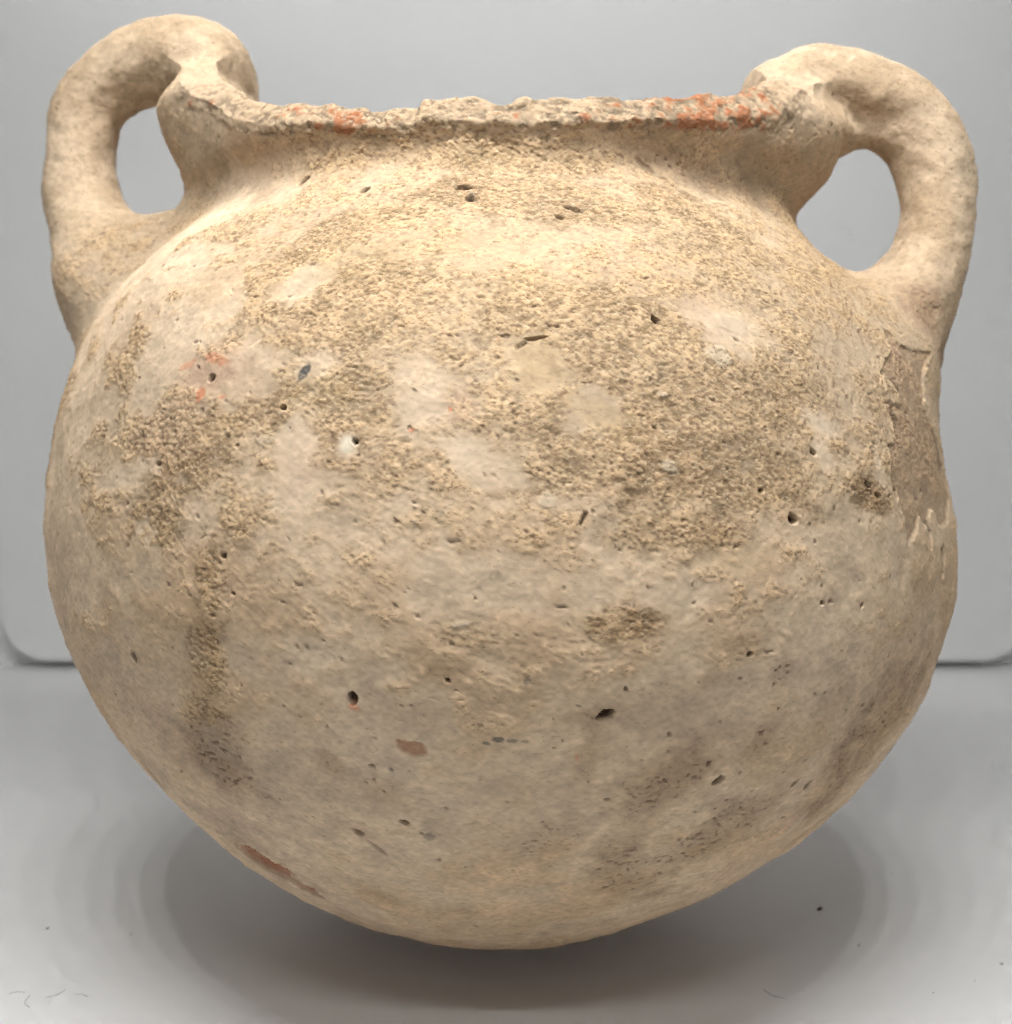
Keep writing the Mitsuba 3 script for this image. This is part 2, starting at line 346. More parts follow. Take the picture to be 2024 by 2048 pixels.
#@FEATURES
FEATURES = [
    ['R', -18.6, -77.0, 123.0, 20.2, -2.95, 2.44, 2.25, -7.5, -11.4, 1.0],
    ['R', 4.9, -56.8, 147.1, 28.2, 2.99, 0.66, -0.02, -1.11, -4.4, 1.0],
    ['R', 4.8, -63.0, 140.0, 34.9, 4.9, 0.93, -0.13, -6.8, -6.2, 1.0],
    ['R', 13.7, -79.0, 119.7, 25.6, 5.1, 0.46, -0.38, -5.9, -10.4, 1.0],
    ['R', -24.1, -82.8, 106.7, 13.3, -3.7, -0.06, 0.34, -2.94, -9.0, 1.0],
    ['R', -48.6, -73.2, 102.1, 14.5, -9.4, 0.09, 0.85, -4.0, -12.7, 1.0],
    ['R', 20.8, -84.5, 102.2, 24.1, 4.8, -4.2, -2.28, -3.6, -10.9, 1.0],
    ['R', 34.3, -75.2, 113.9, 18.1, 8.9, 0.5, -1.2, -7.4, -13.6, 1.0],
    ['R', -42.6, -79.3, 80.6, 6.6, -3.4, -0.35, -2.09, 1.56, -11.0, 1.3],
    ['R', -43.3, -77.4, 69.2, 6.4, -3.5, 0.21, -1.85, 3.4, -10.2, 1.3],
    ['R', -43.3, -73.4, 57.8, 8.1, -5.2, 0.72, -2.18, 5.6, -9.2, 1.3],
    ['R', -51.9, -73.5, 88.6, 11.0, -7.6, 0.65, 0.07, -0.75, -7.1, 1.0],
    ['R', 16.9, -88.4, 76.6, 9.7, 1.86, -0.31, 0.07, 0.36, -4.9, 1.0],
    ['R', -4.4, -89.9, 75.4, 13.1, -0.61, 0.11, -0.03, 0.52, -5.2, 0.7],
    ['R', 57.4, -67.4, 94.3, 6.7, 5.7, -0.29, -0.29, -1.19, -3.2, 1.0],
    ['R', -30.9, -67.6, 130.4, 15.0, -7.2, -1.03, 0.87, -5.4, -5.6, 1.0],
    ['R', -19.7, -66.4, 135.4, 21.1, -6.5, -1.1, 0.69, -6.6, -5.9, 1.0],
    ['R', 33.3, -56.5, 137.1, 13.8, 11.1, 1.87, -1.42, -9.1, -6.6, 1.0],
    ['R', 26.8, -85.5, 89.6, 17.2, 5.3, -0.45, -0.05, -0.71, -5.2, 0.8],
    ['R', 33.6, -64.8, 129.2, 16.7, 10.8, 1.44, -1.27, -7.8, -7.6, 0.8],
    ['R', 4.4, -88.2, 97.2, 18.3, 1.01, -0.04, -0.01, -0.93, -4.3, 0.8],
    ['R', 2.9, -90.1, 82.7, 24.0, 0.96, -0.12, 0.0, -0.14, -4.4, 0.5],
    ['R', -61.6, -59.1, 111.4, 5.9, -6.2, -0.24, 1.97, -6.8, -9.6, 1.0],
    ['R', 37.5, -79.9, 96.8, 12.8, 6.2, -0.25, -0.33, -2.11, -7.6, 1.0],
    ['R', 44.5, -72.4, 107.7, 11.3, 7.2, 0.15, -0.92, -4.5, -9.6, 0.8],
    ['R', 57.3, -20.5, 141.3, 3.6, 8.7, 0.54, -0.19, -4.6, -2.22, 0.4],
    ['S', -44.5, -65.5, 124.2, 10.9, -5.5, 1.93, 3.4, -7.3, -7.1, 1.0],
    ['S', -52.2, -54.8, 129.7, 8.2, -0.24, 6.6, 6.4, -11.8, -5.5, 1.0],
    ['S', -74.0, -46.6, 104.6, 9.2, -14.3, -0.05, 4.8, -14.1, -14.6, 1.0],
    ['S', -71.5, -55.1, 82.6, 9.2, -11.9, 1.28, -0.78, 1.22, -13.4, 1.0],
    ['S', -57.4, -67.5, 69.0, 9.9, -9.2, 1.72, -1.0, 2.77, -6.4, 1.0],
    ['S', -28.8, -84.2, 70.6, 11.3, -4.2, 0.83, -0.31, 1.33, -6.4, 1.0],
    ['S', -18.8, -85.8, 64.8, 17.8, -4.5, 1.05, -0.24, 1.68, -5.7, 1.0],
    ['S', 0.7, -85.4, 57.1, 24.9, 0.03, -0.01, -0.01, 2.44, -6.1, 1.0],
    ['S', -27.9, -72.5, 43.5, 23.2, -12.5, 4.2, -1.51, 8.9, -11.3, 1.0],
    ['S', -3.4, -74.3, 38.3, 17.8, -1.53, 0.56, -0.14, 5.4, -6.9, 1.0],
    ['S', 23.3, -85.4, 66.2, 13.3, 3.7, -0.82, 0.2, 1.21, -4.8, 1.0],
    ['S', 49.6, -74.1, 67.8, 10.8, 7.5, -1.51, 1.03, 3.2, -10.4, 1.0],
    ['S', 3.0, -74.4, 128.7, 10.9, 0.98, 0.14, -0.03, -3.1, -3.9, 0.3],
    ['S', 5.2, -83.5, 112.7, 3.5, 0.81, 1.31, 1.5, -1.62, -4.3, 0.9],
    ['S', 34.8, -72.3, 118.8, 7.9, 4.2, 0.35, -0.43, -2.53, -3.7, 0.7],
    ['S', -8.0, -89.8, 84.2, 9.5, -0.81, 0.1, -0.0, -0.21, -4.0, 1.0],
    ['S', 7.3, -89.9, 82.0, 9.5, 0.83, -0.11, 0.01, -0.06, -3.3, 1.0],
    ['S', -30.2, -72.1, 125.1, 5.1, -2.17, -0.25, 0.39, -2.5, -3.4, 0.8],
    ['S', -38.4, -75.4, 112.3, 6.1, -2.95, -0.14, 0.34, -1.82, -4.0, 1.0],
    ['S', -1.5, -88.2, 97.9, 4.4, -0.04, 0.0, 0.0, -0.48, -2.17, 0.7],
    ['S', 13.3, -84.9, 106.0, 3.4, -0.36, -2.85, -1.97, -1.04, -2.28, 0.6],
    ['S', 38.9, -81.3, 83.1, 10.2, 4.9, -0.59, 0.02, -0.19, -3.8, 0.8],
    ['S', 52.8, -73.3, 78.1, 6.0, 4.3, -0.62, 0.28, 0.4, -8.1, 0.7],
    ['S', 45.9, -63.8, 43.2, 6.5, 3.9, 0.83, 4.0, 9.3, -7.9, 1.0],
    ['S', -49.8, -34.7, 143.5, 8.2, -18.3, -3.3, 4.3, -18.8, -6.4, 1.0],
    ['S', 4.6, -81.4, 48.8, 19.4, 0.97, -0.31, 0.07, 3.2, -5.8, 1.0],
    ['S', -28.5, -84.0, 97.0, 4.0, -1.29, 0.05, 0.18, -1.56, -7.4, 0.8],
    ['S', -57.5, -68.0, 96.4, 7.7, -6.4, 0.26, 0.2, -0.88, -3.2, 0.6],
    ['S', -52.0, -73.6, 80.6, 6.0, -4.1, -2.28, -3.2, 2.41, -4.5, 0.9],
    ['W', -10.4, -85.1, 107.8, 3.8, 0.05, 1.39, 2.14, -2.0, -5.6, 0.55],
    ['W', -5.1, -87.4, 100.8, 3.1, -0.78, -2.57, -1.64, -0.4, -1.95, 0.7],
    ['W', -21.2, -85.0, 101.7, 1.53, -0.36, 0.0, 0.04, -0.46, -1.77, 1.3],
    ['W', -28.6, -83.1, 100.7, 2.79, -0.92, 0.02, 0.2, -1.55, -6.0, 0.55],
    ['W', -28.4, -84.4, 94.8, 4.8, -1.55, 0.08, 0.07, -0.66, -3.7, 0.4],
    ['W', 48.8, -70.9, 104.1, 3.2, 2.23, 0.0, -0.23, -1.04, -2.41, 0.9],
    ['W', 48.8, -72.1, 100.5, 1.92, 1.47, 0.39, 0.76, -0.48, -3.1, 0.7],
    ['W', 53.5, -72.6, 82.9, 1.18, 0.88, 0.15, 1.31, 0.66, -4.0, 0.5],
    ['W', 33.1, -72.9, 119.1, 3.0, 1.55, 0.13, -0.2, -1.22, -1.83, 0.5],
    ['W', -43.4, -78.7, 89.0, 4.5, -2.42, 0.21, 0.03, -0.44, -4.6, 0.45],
    ['W', -57.5, -67.9, 96.8, 6.6, -5.5, 0.21, 0.13, -0.56, -2.03, 0.5],
    ['W', -25.9, -80.1, 112.8, 3.2, -1.02, -0.05, 0.17, -1.31, -3.1, 0.4],
    ['W', -5.1, -90.1, 83.5, 9.5, -0.48, 0.06, -0.0, -0.18, -4.4, 0.45],
    ['W', -23.9, -86.1, 72.1, 14.1, -4.4, 0.83, -0.14, 0.69, -3.9, 0.55],
    ['W', -18.4, -82.9, 56.4, 6.3, -1.69, 0.47, -0.26, 1.97, -4.4, 0.45],
    ['W', -35.3, -81.6, 70.8, 5.1, -2.33, 0.45, -0.29, 1.07, -4.9, 0.5],
    ['W', -52.0, -73.7, 82.2, 4.9, -3.4, -2.36, -2.38, 1.68, -2.83, 0.55],
    ['W', 45.8, -64.4, 43.9, 5.2, 2.51, 1.4, 1.84, 3.8, -3.2, 0.5],
    ['W', 24.9, -68.7, 36.3, 6.0, 1.7, 0.42, 0.95, 3.8, -3.9, 0.6],
    ['W', 3.2, -66.0, 28.8, 10.2, 0.88, -0.35, 0.05, 4.1, -4.1, 0.6],
    ['W', -34.7, -53.2, 26.9, 14.0, -7.4, -1.93, -3.1, 10.9, -7.4, 0.5],
    ['W', -42.5, -66.8, 124.1, 8.3, -4.3, 0.8, 1.6, -4.1, -4.4, 0.5],
    ['W', 37.0, -80.7, 66.7, 10.8, 4.6, 0.77, 0.82, 1.15, -3.3, 0.45],
    ['W', 49.5, -74.3, 68.6, 6.9, 4.7, -0.92, 0.72, 2.18, -7.7, 0.45],
    ['W', -64.3, -61.6, 71.3, 5.4, -5.9, 1.01, -1.01, 2.61, -5.6, 0.45],
    ['W', 11.8, -88.7, 71.4, 6.7, 0.91, -0.18, 0.05, 0.49, -3.1, 0.3],
    ['W', -4.6, -83.6, 53.5, 11.5, -0.86, 0.25, -0.1, 2.57, -5.4, 0.4],
    ['W', 29.1, -85.4, 80.6, 10.3, 3.5, -0.48, 0.04, 0.01, -3.0, 0.4],
    ['W', -30.3, -71.5, 125.9, 3.9, -0.6, 1.27, 0.98, -1.87, -2.07, 0.6],
    ['W', -57.6, -54.0, 46.5, 4.9, -2.74, -2.73, -8.0, 16.7, -8.4, 0.35],
    ['W', 4.4, -90.1, 79.8, 1.98, 0.1, 0.91, 1.85, 0.17, -4.0, 0.35],
    ['W', 13.1, -89.2, 80.4, 0.64, 0.09, 0.35, 1.49, 0.24, -2.58, 0.4],
    ['W', 5.8, -89.3, 90.7, 0.56, 0.06, 0.15, 0.56, -0.25, -2.09, 0.35],
    ['W', 26.2, -85.3, 70.0, 5.9, 1.48, 1.58, 0.27, 0.22, -0.77, 0.4],
    ['W', -8.1, -75.4, 40.4, 13.8, -2.34, 0.83, -0.18, 3.3, -4.5, 0.4],
    ['W', -3.8, -57.9, 21.4, 15.9, 0.42, -1.03, -0.23, 5.1, -4.2, 0.45],
    ['W', 62.6, -65.0, 82.8, 1.22, 1.18, -0.06, 0.68, 0.11, -5.9, 0.5],
    ['W', 59.5, -64.3, 97.9, 1.16, 1.13, 0.14, 0.88, -0.88, -4.9, 0.4],
    ['W', -35.4, -75.0, 52.5, 5.5, -3.2, 0.91, -0.83, 3.7, -6.0, 0.35],
    ['W', 52.1, -39.6, 27.5, 0.36, -8.3, 5.5, 0.4, 3.2, -1.57, 0.5],
    ['W', 71.0, -52.8, 64.4, 0.73, 1.06, -0.25, 0.93, 4.1, -7.1, 0.7],
    ['W', 70.5, -45.5, 51.6, 0.57, 1.18, -0.36, 0.41, 5.7, -5.9, 0.7],
    ['W', 65.9, -41.7, 41.3, -0.03, -0.08, 0.03, -0.82, 4.2, -4.4, 0.6],
    ['W', 66.1, -61.3, 74.7, 0.55, 0.62, -0.09, 0.44, 0.99, -4.5, 0.5],
    ['W', -24.3, -84.0, 63.6, 18.4, -6.0, 1.44, -0.53, 2.95, -9.2, 0.5],  # broad pale patches from here on lighten the lower belly
    ['W', -3.2, -79.6, 45.9, 22.0, -1.51, 0.5, -0.19, 6.9, -11.1, 0.5],
    ['W', -54.3, -69.7, 67.7, 13.2, -12.0, 4.9, 2.33, 2.01, -12.4, 0.45],
    ['W', 41.5, -72.1, 50.9, 15.2, 5.7, 5.0, 6.2, 10.3, -11.3, 0.35],
    ['W', -36.4, -62.3, 36.6, 14.0, -4.0, -4.9, -5.9, 14.8, -11.6, 0.5],
    ['W', -3.6, -66.6, 29.5, 22.0, -2.01, 0.8, -0.21, 8.2, -8.5, 0.5],
    ['W', 43.8, -77.9, 69.3, 9.1, 5.2, -1.03, 0.68, 2.18, -9.2, 0.4],
    ['B', -44.0, -71.0, 53.9, 5.8, -2.72, -1.72, -3.3, 5.3, -5.6, 0.95],
    ['B', -44.2, -75.6, 64.9, 5.2, -3.2, 0.71, -0.71, 2.39, -6.2, 0.6],
    ['B', -43.8, -78.3, 75.7, 5.0, -2.76, 0.44, -0.42, 1.15, -7.3, 0.8],
    ['B', -43.0, -79.1, 85.2, 5.4, -2.84, 0.31, -0.08, -0.19, -7.0, 0.5],
    ['B', -24.5, -80.7, 55.1, 2.13, -0.78, 0.22, -0.19, 1.17, -2.38, 0.7],
    ['B', 41.7, -78.6, 67.5, 2.23, 1.29, -0.61, -0.41, 0.62, -3.6, 0.7],
    ['B', 39.2, -76.4, 57.0, 2.24, 1.58, -1.04, -1.04, 1.68, -5.0, 0.8],
    ['B', 24.9, -79.7, 51.9, 9.0, 3.1, -0.94, 0.35, 2.29, -4.3, 0.6],
    ['B', 7.1, -76.3, 41.1, 7.9, -0.58, 1.63, 0.84, 4.0, -5.4, 0.6],
    ['B', 20.2, -66.1, 31.9, 9.8, 0.39, 2.55, 2.09, 8.3, -7.8, 0.75],
    ['B', 32.6, -67.5, 38.4, 8.1, -0.18, 4.5, 2.54, 5.5, -5.0, 0.8],
    ['B', 42.0, -66.4, 43.2, 6.0, 2.61, 1.41, 1.64, 3.6, -3.2, 0.75],
    ['B', 1.5, -83.0, 51.7, 6.9, 0.05, -0.02, 0.01, 1.86, -3.7, 0.45],
    ['B', 12.9, -84.4, 56.8, 2.3, 0.35, -0.1, 0.23, 2.82, -7.0, 0.5],
    ['B', 67.9, -53.1, 57.2, 6.2, 9.6, -3.2, -1.06, 4.5, -9.7, 0.6],
    ['B', 61.0, -55.9, 49.7, 8.3, 7.5, 1.56, 4.5, 8.9, -5.6, 0.5],
    ['B', -19.3, -61.7, 27.5, 5.6, -3.3, 1.3, -0.34, 3.1, -2.84, 0.5],
    ['B', -5.4, -61.7, 24.8, 7.8, 0.23, -0.79, -0.2, 2.56, -2.3, 0.5],
    ['B', 19.2, -87.9, 75.8, 6.0, 1.31, -0.22, 0.06, 0.33, -3.8, 0.6],
    ['B', 35.0, -82.7, 73.0, 7.5, 3.2, -0.57, 0.13, 0.46, -3.2, 0.5],
    ['B', -60.8, -56.0, 118.4, 4.7, -5.4, -0.39, 0.94, -3.2, -3.2, 0.4],
    ['B', -16.0, -80.3, 50.1, 4.0, -1.03, 0.32, -0.21, 1.92, -3.4, 0.5],
    ['B', -39.8, -76.5, 107.6, 6.1, -3.0, -0.06, 0.34, -1.79, -4.7, 0.3],
    ['B', -20.7, -85.8, 98.6, 7.6, -1.72, 0.06, 0.07, -0.83, -3.7, 0.3],
    ['B', 57.4, -67.5, 93.9, 3.1, 2.63, -0.14, -0.23, -0.93, -2.58, 0.8],
    ['B', -49.3, -73.7, 98.2, 7.8, -5.1, 0.16, 0.21, -1.01, -3.9, 0.3],
    ['B', -62.3, -64.6, 76.0, 3.0, -3.1, 1.19, 1.35, -0.81, -3.1, 0.5],
    ['B', -61.4, -45.0, 42.5, 3.0, -1.59, -2.2, -0.71, 2.34, -1.06, 0.5],
    ['B', 21.5, -85.3, 98.6, 9.2, 2.31, -0.07, -0.09, -1.09, -4.4, 0.3],
    ['B', 29.1, -84.8, 89.6, 7.1, 2.42, -0.21, -0.04, -0.51, -3.7, 0.35],
    ['B', 32.0, -46.8, 148.4, 13.7, 9.6, -0.49, -0.81, -0.08, -3.9, 0.6],
    ['B', 25.9, -52.9, 143.7, 5.1, 1.01, -1.56, -1.81, -5.2, -4.3, 0.3],
    ['B', -42.3, -42.3, 153.9, 7.8, -4.5, -3.5, -1.65, 3.3, -1.75, 0.4],
    ['B', -30.3, -49.4, 151.3, 10.6, -5.5, -1.29, -0.24, 1.43, -1.84, 0.35],
    ['B', 45.4, -34.2, 147.4, 7.4, 8.4, 1.66, 0.14, 0.23, -6.5, 0.35],
    ['B', -35.3, -61.2, 134.6, 5.7, -3.8, -0.61, 0.73, -4.0, -3.1, 0.3],
    ['B', 4.4, -89.5, 72.3, 5.9, 0.33, -0.06, 0.01, 0.45, -3.0, 0.4],
    ['B', -8.1, -89.0, 70.8, 5.9, -0.58, 0.12, -0.04, 0.57, -3.1, 0.4],
    ['B', -6.5, -76.4, 41.6, 4.8, -0.65, 0.23, -0.11, 2.35, -3.3, 0.3],
    ['B', 54.0, -59.1, 45.3, 5.4, 3.5, 1.62, 4.0, 8.0, -5.5, 0.4],
    ['B', 30.3, -83.7, 68.2, 3.2, 1.19, -0.25, 0.08, 0.37, -1.61, 0.3],
    ['B', 11.9, -86.9, 63.5, 5.2, 0.49, 0.62, 0.17, 0.35, -1.13, 0.4],
    ['B', -29.6, -76.3, 118.4, 5.0, -1.93, -0.16, 0.4, -2.61, -4.8, 0.25],
    ['B', -5.1, -62.3, 141.0, 4.8, -2.71, -2.2, -0.75, -3.2, -2.93, 0.35],
    ['B', -39.9, -80.7, 85.4, 5.2, -2.53, 0.27, -0.07, -0.19, -6.9, 0.3],
    ['B', 50.5, -71.2, 60.6, 3.1, 2.78, -1.51, -1.29, 1.08, -4.9, 0.35],
    ['B', 20.7, -76.0, 43.9, 5.0, 1.68, -0.57, 0.55, 4.6, -6.5, 0.4],
    ['B', 4.9, -67.9, 30.8, 6.7, 0.75, -0.3, 0.08, 3.9, -4.1, 0.3],
    ['B', 80.1, -25.0, 127.1, 5.9, 2.65, 0.27, -0.79, -2.72, -6.2, 0.6],
    ['B', 86.8, -17.9, 121.0, 2.49, 5.9, -0.71, -3.7, -5.5, -5.2, 0.5],
    ['B', 59.4, -32.7, 133.9, 3.6, 2.42, -2.12, -1.41, -4.4, -1.0, 0.6],
    ['P', 80.1, -25.0, 127.1, 7.1, 3.2, 0.32, -0.99, -3.4, -7.8, 0.6],
    ['P', -42.9, -72.7, 113.2, 5.1, -2.83, -0.15, 0.42, -2.01, -4.0, 0.8],
    ['P', -28.5, -83.7, 98.5, 3.2, -1.04, 0.03, 0.15, -1.2, -5.2, 0.5],
    ['P', -5.5, -85.8, 106.7, 2.96, -0.14, -0.0, 0.02, -0.8, -2.59, 0.5],
    ['P', -33.7, -82.2, 70.2, 5.0, -2.21, 0.44, -0.17, 0.64, -2.83, 0.5],
    ['P', -39.1, -81.1, 80.8, 6.0, -2.89, 0.39, -0.11, 0.2, -3.9, 0.4],
    ['P', -28.9, -83.4, 67.3, 4.9, -1.87, 0.4, -0.14, 0.65, -2.45, 0.5],
    ['P', 44.6, -54.8, 33.0, 8.9, 6.3, 0.56, 3.6, 11.1, -7.0, 0.5],
    ['P', 26.3, -80.7, 55.0, 6.5, 2.31, -0.65, 0.28, 1.71, -3.6, 0.4],
    ['P', -44.6, -60.1, 40.3, 8.2, -3.1, -3.4, -5.7, 12.9, -8.9, 0.4],
    ['P', -33.8, -57.7, 30.4, 10.0, -2.29, -3.7, -2.39, 6.9, -5.1, 0.5],
    ['P', -51.5, -71.2, 102.1, 6.1, -4.3, 0.04, 0.35, -1.56, -4.8, 0.3],
    ['P', 30.8, -72.1, 121.9, 4.3, 2.16, 0.21, -0.38, -2.51, -3.4, 0.4],
    ['P', -51.6, -65.6, 54.1, 5.8, -5.6, 1.49, -1.63, 5.5, -6.6, 0.4],
    ['P', -14.2, -86.6, 64.2, 6.8, -1.31, 0.31, -0.08, 0.73, -2.45, 0.4],
    ['P', 34.6, -78.1, 55.8, 5.2, 2.55, -0.7, 0.39, 1.82, -3.7, 0.4],
    ['P', -20.3, -74.4, 42.5, 3.4, -1.32, 0.45, -0.21, 1.67, -2.22, 0.6],
    ['Y', -19.1, -71.9, 129.8, 24.5, -6.3, -0.9, 0.32, -3.1, -3.6, 0.4],
    ['Y', 5.2, -83.5, 112.7, 4.5, 0.36, 0.02, -0.04, -2.16, -5.3, 0.7],
    ['Y', 15.6, -85.0, 104.5, 5.2, 0.07, -2.96, -1.17, -0.8, -1.92, 0.5],
    ['Y', 3.0, -76.4, 126.1, 15.5, 1.31, 0.16, -0.04, -3.6, -5.0, 0.3],
    ['Y', 34.7, -83.1, 84.9, 9.9, 4.1, -0.46, -0.0, -0.22, -3.0, 0.4],
    ['Y', -25.8, -81.3, 109.8, 4.8, -1.47, -0.05, 0.14, -1.14, -3.1, 0.4],
    ['Y', -3.6, -57.1, 147.0, 6.8, -0.34, -0.08, 0.02, -1.02, -3.6, 0.3],
    ['O', -42.3, -72.5, 114.3, 1.91, -1.4, -0.81, -0.37, -0.2, -0.87, 0.55],
    ['O', -44.6, -73.4, 109.1, 0.63, -0.43, -0.2, -0.4, -0.21, -1.19, 0.7],
    ['O', -47.5, -69.9, 113.4, 1.37, -0.9, -0.05, 0.06, -0.26, -0.49, 0.4],
    ['O', -40.9, -75.6, 108.6, 0.62, -0.32, -0.01, 0.02, -0.13, -0.31, 0.6],
    ['O', -6.7, -85.8, 106.5, 0.3, -0.02, -0.0, 0.0, -0.14, -0.44, 0.8],
    ['O', -12.1, -86.1, 103.7, 0.52, -0.07, 0.0, 0.01, -0.1, -0.37, 0.6],
    ['O', -20.5, -85.3, 64.4, 0.78, -0.22, 0.05, -0.02, 0.15, -0.49, 0.6],
    ['O', 11.2, -84.7, 56.9, 0.38, 0.05, -0.01, 0.02, 0.35, -0.87, 0.4],
    ['O', -0.0, -82.1, 116.5, 0.3, 0.01, 0.0, 0.0, -0.11, -0.23, 0.3],
    ['C', -12.5, -84.9, 58.5, 2.1, 0.0, -0.86, -0.41, 0.47, -1.05, 0.8],
    ['E', -40.2, -51.3, 28.8, 5.2, 0.37, -3.8, -1.48, 4.2, -2.48, 1.0],
    ['E', -33.8, -50.4, 24.1, 2.74, -0.02, -1.5, -0.57, 1.96, -1.21, 0.8],
    ['K', -43.0, -73.4, 111.4, 0.55, -0.31, -0.01, 0.05, -0.26, -0.56, 1.0],
    ['K', -21.6, -58.0, 142.0, 0.54, -0.24, -0.05, 0.08, -0.71, -0.56, 1.0],
    ['K', -32.8, -48.6, 145.3, 0.62, -0.51, -0.1, 0.08, -0.51, -0.45, 1.0],
    ['K', -39.6, -80.9, 85.5, 0.52, -0.25, 0.03, -0.0, -0.01, -0.38, 1.0],
    ['K', 22.8, -76.7, 119.7, 0.57, 0.19, 0.02, -0.04, -0.35, -0.57, 1.0],
    ['K', 43.0, -78.3, 90.6, 0.81, 0.45, -0.03, -0.02, -0.14, -0.69, 1.0],
    ['K', 37.9, -80.1, 94.9, 0.34, 0.17, -0.01, -0.01, -0.08, -0.3, 1.0],
    ['K', -20.7, -85.6, 65.7, 0.78, -0.22, 0.05, -0.04, 0.25, -0.89, 1.0],
    ['K', 15.2, -86.4, 63.5, 1.31, 0.12, 0.32, 0.18, 0.21, -0.64, 1.0],
    ['K', 32.9, -76.4, 51.1, 0.79, 0.4, -0.12, 0.08, 0.42, -0.69, 1.0],
    ['K', -20.0, -85.2, 102.0, 0.31, -0.07, 0.0, 0.01, -0.1, -0.37, 1.0],
    ['K', 55.5, -71.2, 76.9, 0.42, 0.33, -0.05, 0.02, 0.03, -0.33, 1.0],
    ['K', 48.1, -76.4, 78.0, 0.38, 0.24, -0.03, 0.01, 0.02, -0.32, 1.0],
    ['K', 47.1, -73.4, 100.3, 0.48, 0.32, -0.01, -0.03, -0.15, -0.39, 1.0],
    ['K', -7.0, -88.7, 69.0, 0.3, -0.03, 0.01, -0.0, 0.07, -0.31, 1.0],
    ['K', -14.1, -77.8, 45.2, 0.46, 0.23, -0.49, -0.23, 0.26, -0.34, 1.0],
    ['K', -21.6, -73.9, 42.3, 0.85, -0.36, 0.12, -0.06, 0.43, -0.56, 0.6],
    ['K', -57.2, -67.4, 68.1, 0.46, -0.46, 0.2, 0.26, 0.02, -0.79, 1.0],
    ['K', 36.3, -81.9, 71.4, 0.42, 0.19, -0.04, 0.02, 0.07, -0.4, 1.0],
    ['K', 59.4, -42.9, 35.3, 0.27, 0.14, 0.15, 0.06, 0.87, -0.5, 1.0],
    ['K', 46.9, -66.5, 47.7, 0.32, 0.29, -0.09, 0.08, 0.3, -0.35, 1.0],
    ['K', 49.7, -63.7, 46.7, 0.34, 0.35, -0.1, 0.12, 0.46, -0.49, 1.0],
    ['K', 5.4, -81.7, 116.7, 1.65, 0.26, 0.25, 0.03, -0.11, -0.23, 0.4],
    ['K', 3.3, -82.3, 115.7, 0.81, 0.37, 0.7, 0.14, -0.07, -0.18, 0.35],
    ['K', -4.5, -63.7, 139.7, 0.74, -0.03, -0.01, 0.02, -0.7, -0.62, 1.0],
    ['K', -5.6, -61.3, 141.8, 0.89, -0.77, -0.65, -0.19, -0.49, -0.45, 0.7],
    ['K', 11.4, -64.2, 138.0, 0.66, -0.8, -0.83, -0.25, -0.39, -0.3, 0.7],
    ['K', 9.6, -66.4, 136.3, 0.76, -0.19, -0.31, -0.13, -0.43, -0.38, 0.6],
    ['K', 56.4, -44.3, 33.7, -0.52, -2.13, 0.92, 0.03, 0.33, -0.19, 1.0],
    ['K', 67.7, -36.2, 39.3, -1.08, -4.2, 2.0, 0.38, 1.2, -0.5, 0.7],
    ['K', -18.9, -72.4, 39.3, 0.34, -0.23, 0.17, 0.18, 1.32, -1.76, 0.25],
    ['K', 72.7, -39.6, 49.1, 0.42, -0.62, 1.31, -0.14, -0.33, 0.08, 0.7],
    ['K', 75.6, -42.6, 58.5, 0.43, 0.18, 0.8, 0.51, 1.21, -0.32, 0.8],
    ['K', 73.8, -42.7, 54.6, 0.4, 0.26, 0.5, 0.49, 1.22, -0.35, 0.8],
    ['K', -70.6, -40.6, 51.0, 0.17, -0.36, 0.08, -0.59, 2.12, -0.89, 0.7],
    ['K', 26.1, -51.0, 145.8, 4.3, 1.55, -1.16, -0.16, -0.33, -0.39, 0.22],
    ['K', 31.0, -51.0, 142.8, 3.3, 0.55, -1.36, -0.24, -0.65, -0.44, 0.25],
    ['K', 11.7, -88.6, 91.4, 0.27, 0.02, -0.13, -0.5, -0.22, -1.04, 0.5],
    ['K', -38.3, -81.4, 80.1, 0.34, -0.16, 0.02, -0.01, 0.02, -0.23, 1.0],
    ['K', 31.1, -78.8, 54.4, 0.34, 0.15, -0.04, 0.04, 0.19, -0.37, 0.6],
    ['K', 17.9, -86.9, 67.3, 0.23, 0.05, -0.01, 0.01, 0.05, -0.24, 1.0],
    ['K', -30.8, -80.6, 106.8, 0.49, -0.18, -0.0, 0.02, -0.11, -0.3, 0.8],
    ['K', -51.3, -72.3, 98.5, 0.5, -0.35, 0.01, 0.02, -0.09, -0.32, 0.7],
    ['K', -18.5, -82.3, 55.0, 0.4, -0.11, 0.03, -0.02, 0.17, -0.36, 0.6],
    ['K', 63.3, -62.1, 93.6, 0.35, 0.38, 0.09, 0.62, 0.3, -1.09, 0.6],
    ['K', 57.5, -67.1, 95.1, 0.67, 0.57, -0.03, -0.04, -0.16, -0.4, 0.7],
    ['K', 59.1, -66.2, 93.4, 0.57, 0.51, -0.03, -0.04, -0.15, -0.41, 0.7],
    ['K', 65.2, -55.2, 105.4, 0.56, 0.68, 0.07, 0.12, -0.7, -1.72, 0.9],
    ['K', 68.0, -50.2, 109.0, 1.31, 1.27, -0.58, -0.42, -0.67, -0.31, 0.7],
    ['K', 76.1, -48.5, 81.0, 0.74, 1.13, -0.04, 0.74, 1.03, -1.35, 0.8],
    ['K', 71.8, -54.1, 86.1, 0.48, 0.64, 0.03, 0.99, 0.96, -1.94, 0.7],
    ['D', -28.0, -79.8, 111.9, 0.58, -0.32, -0.32, -0.62, -0.23, -1.13, 1.0],
    ['D', -0.0, -86.5, 60.1, 0.97, -0.01, 0.0, -0.0, 0.18, -0.5, 0.8],
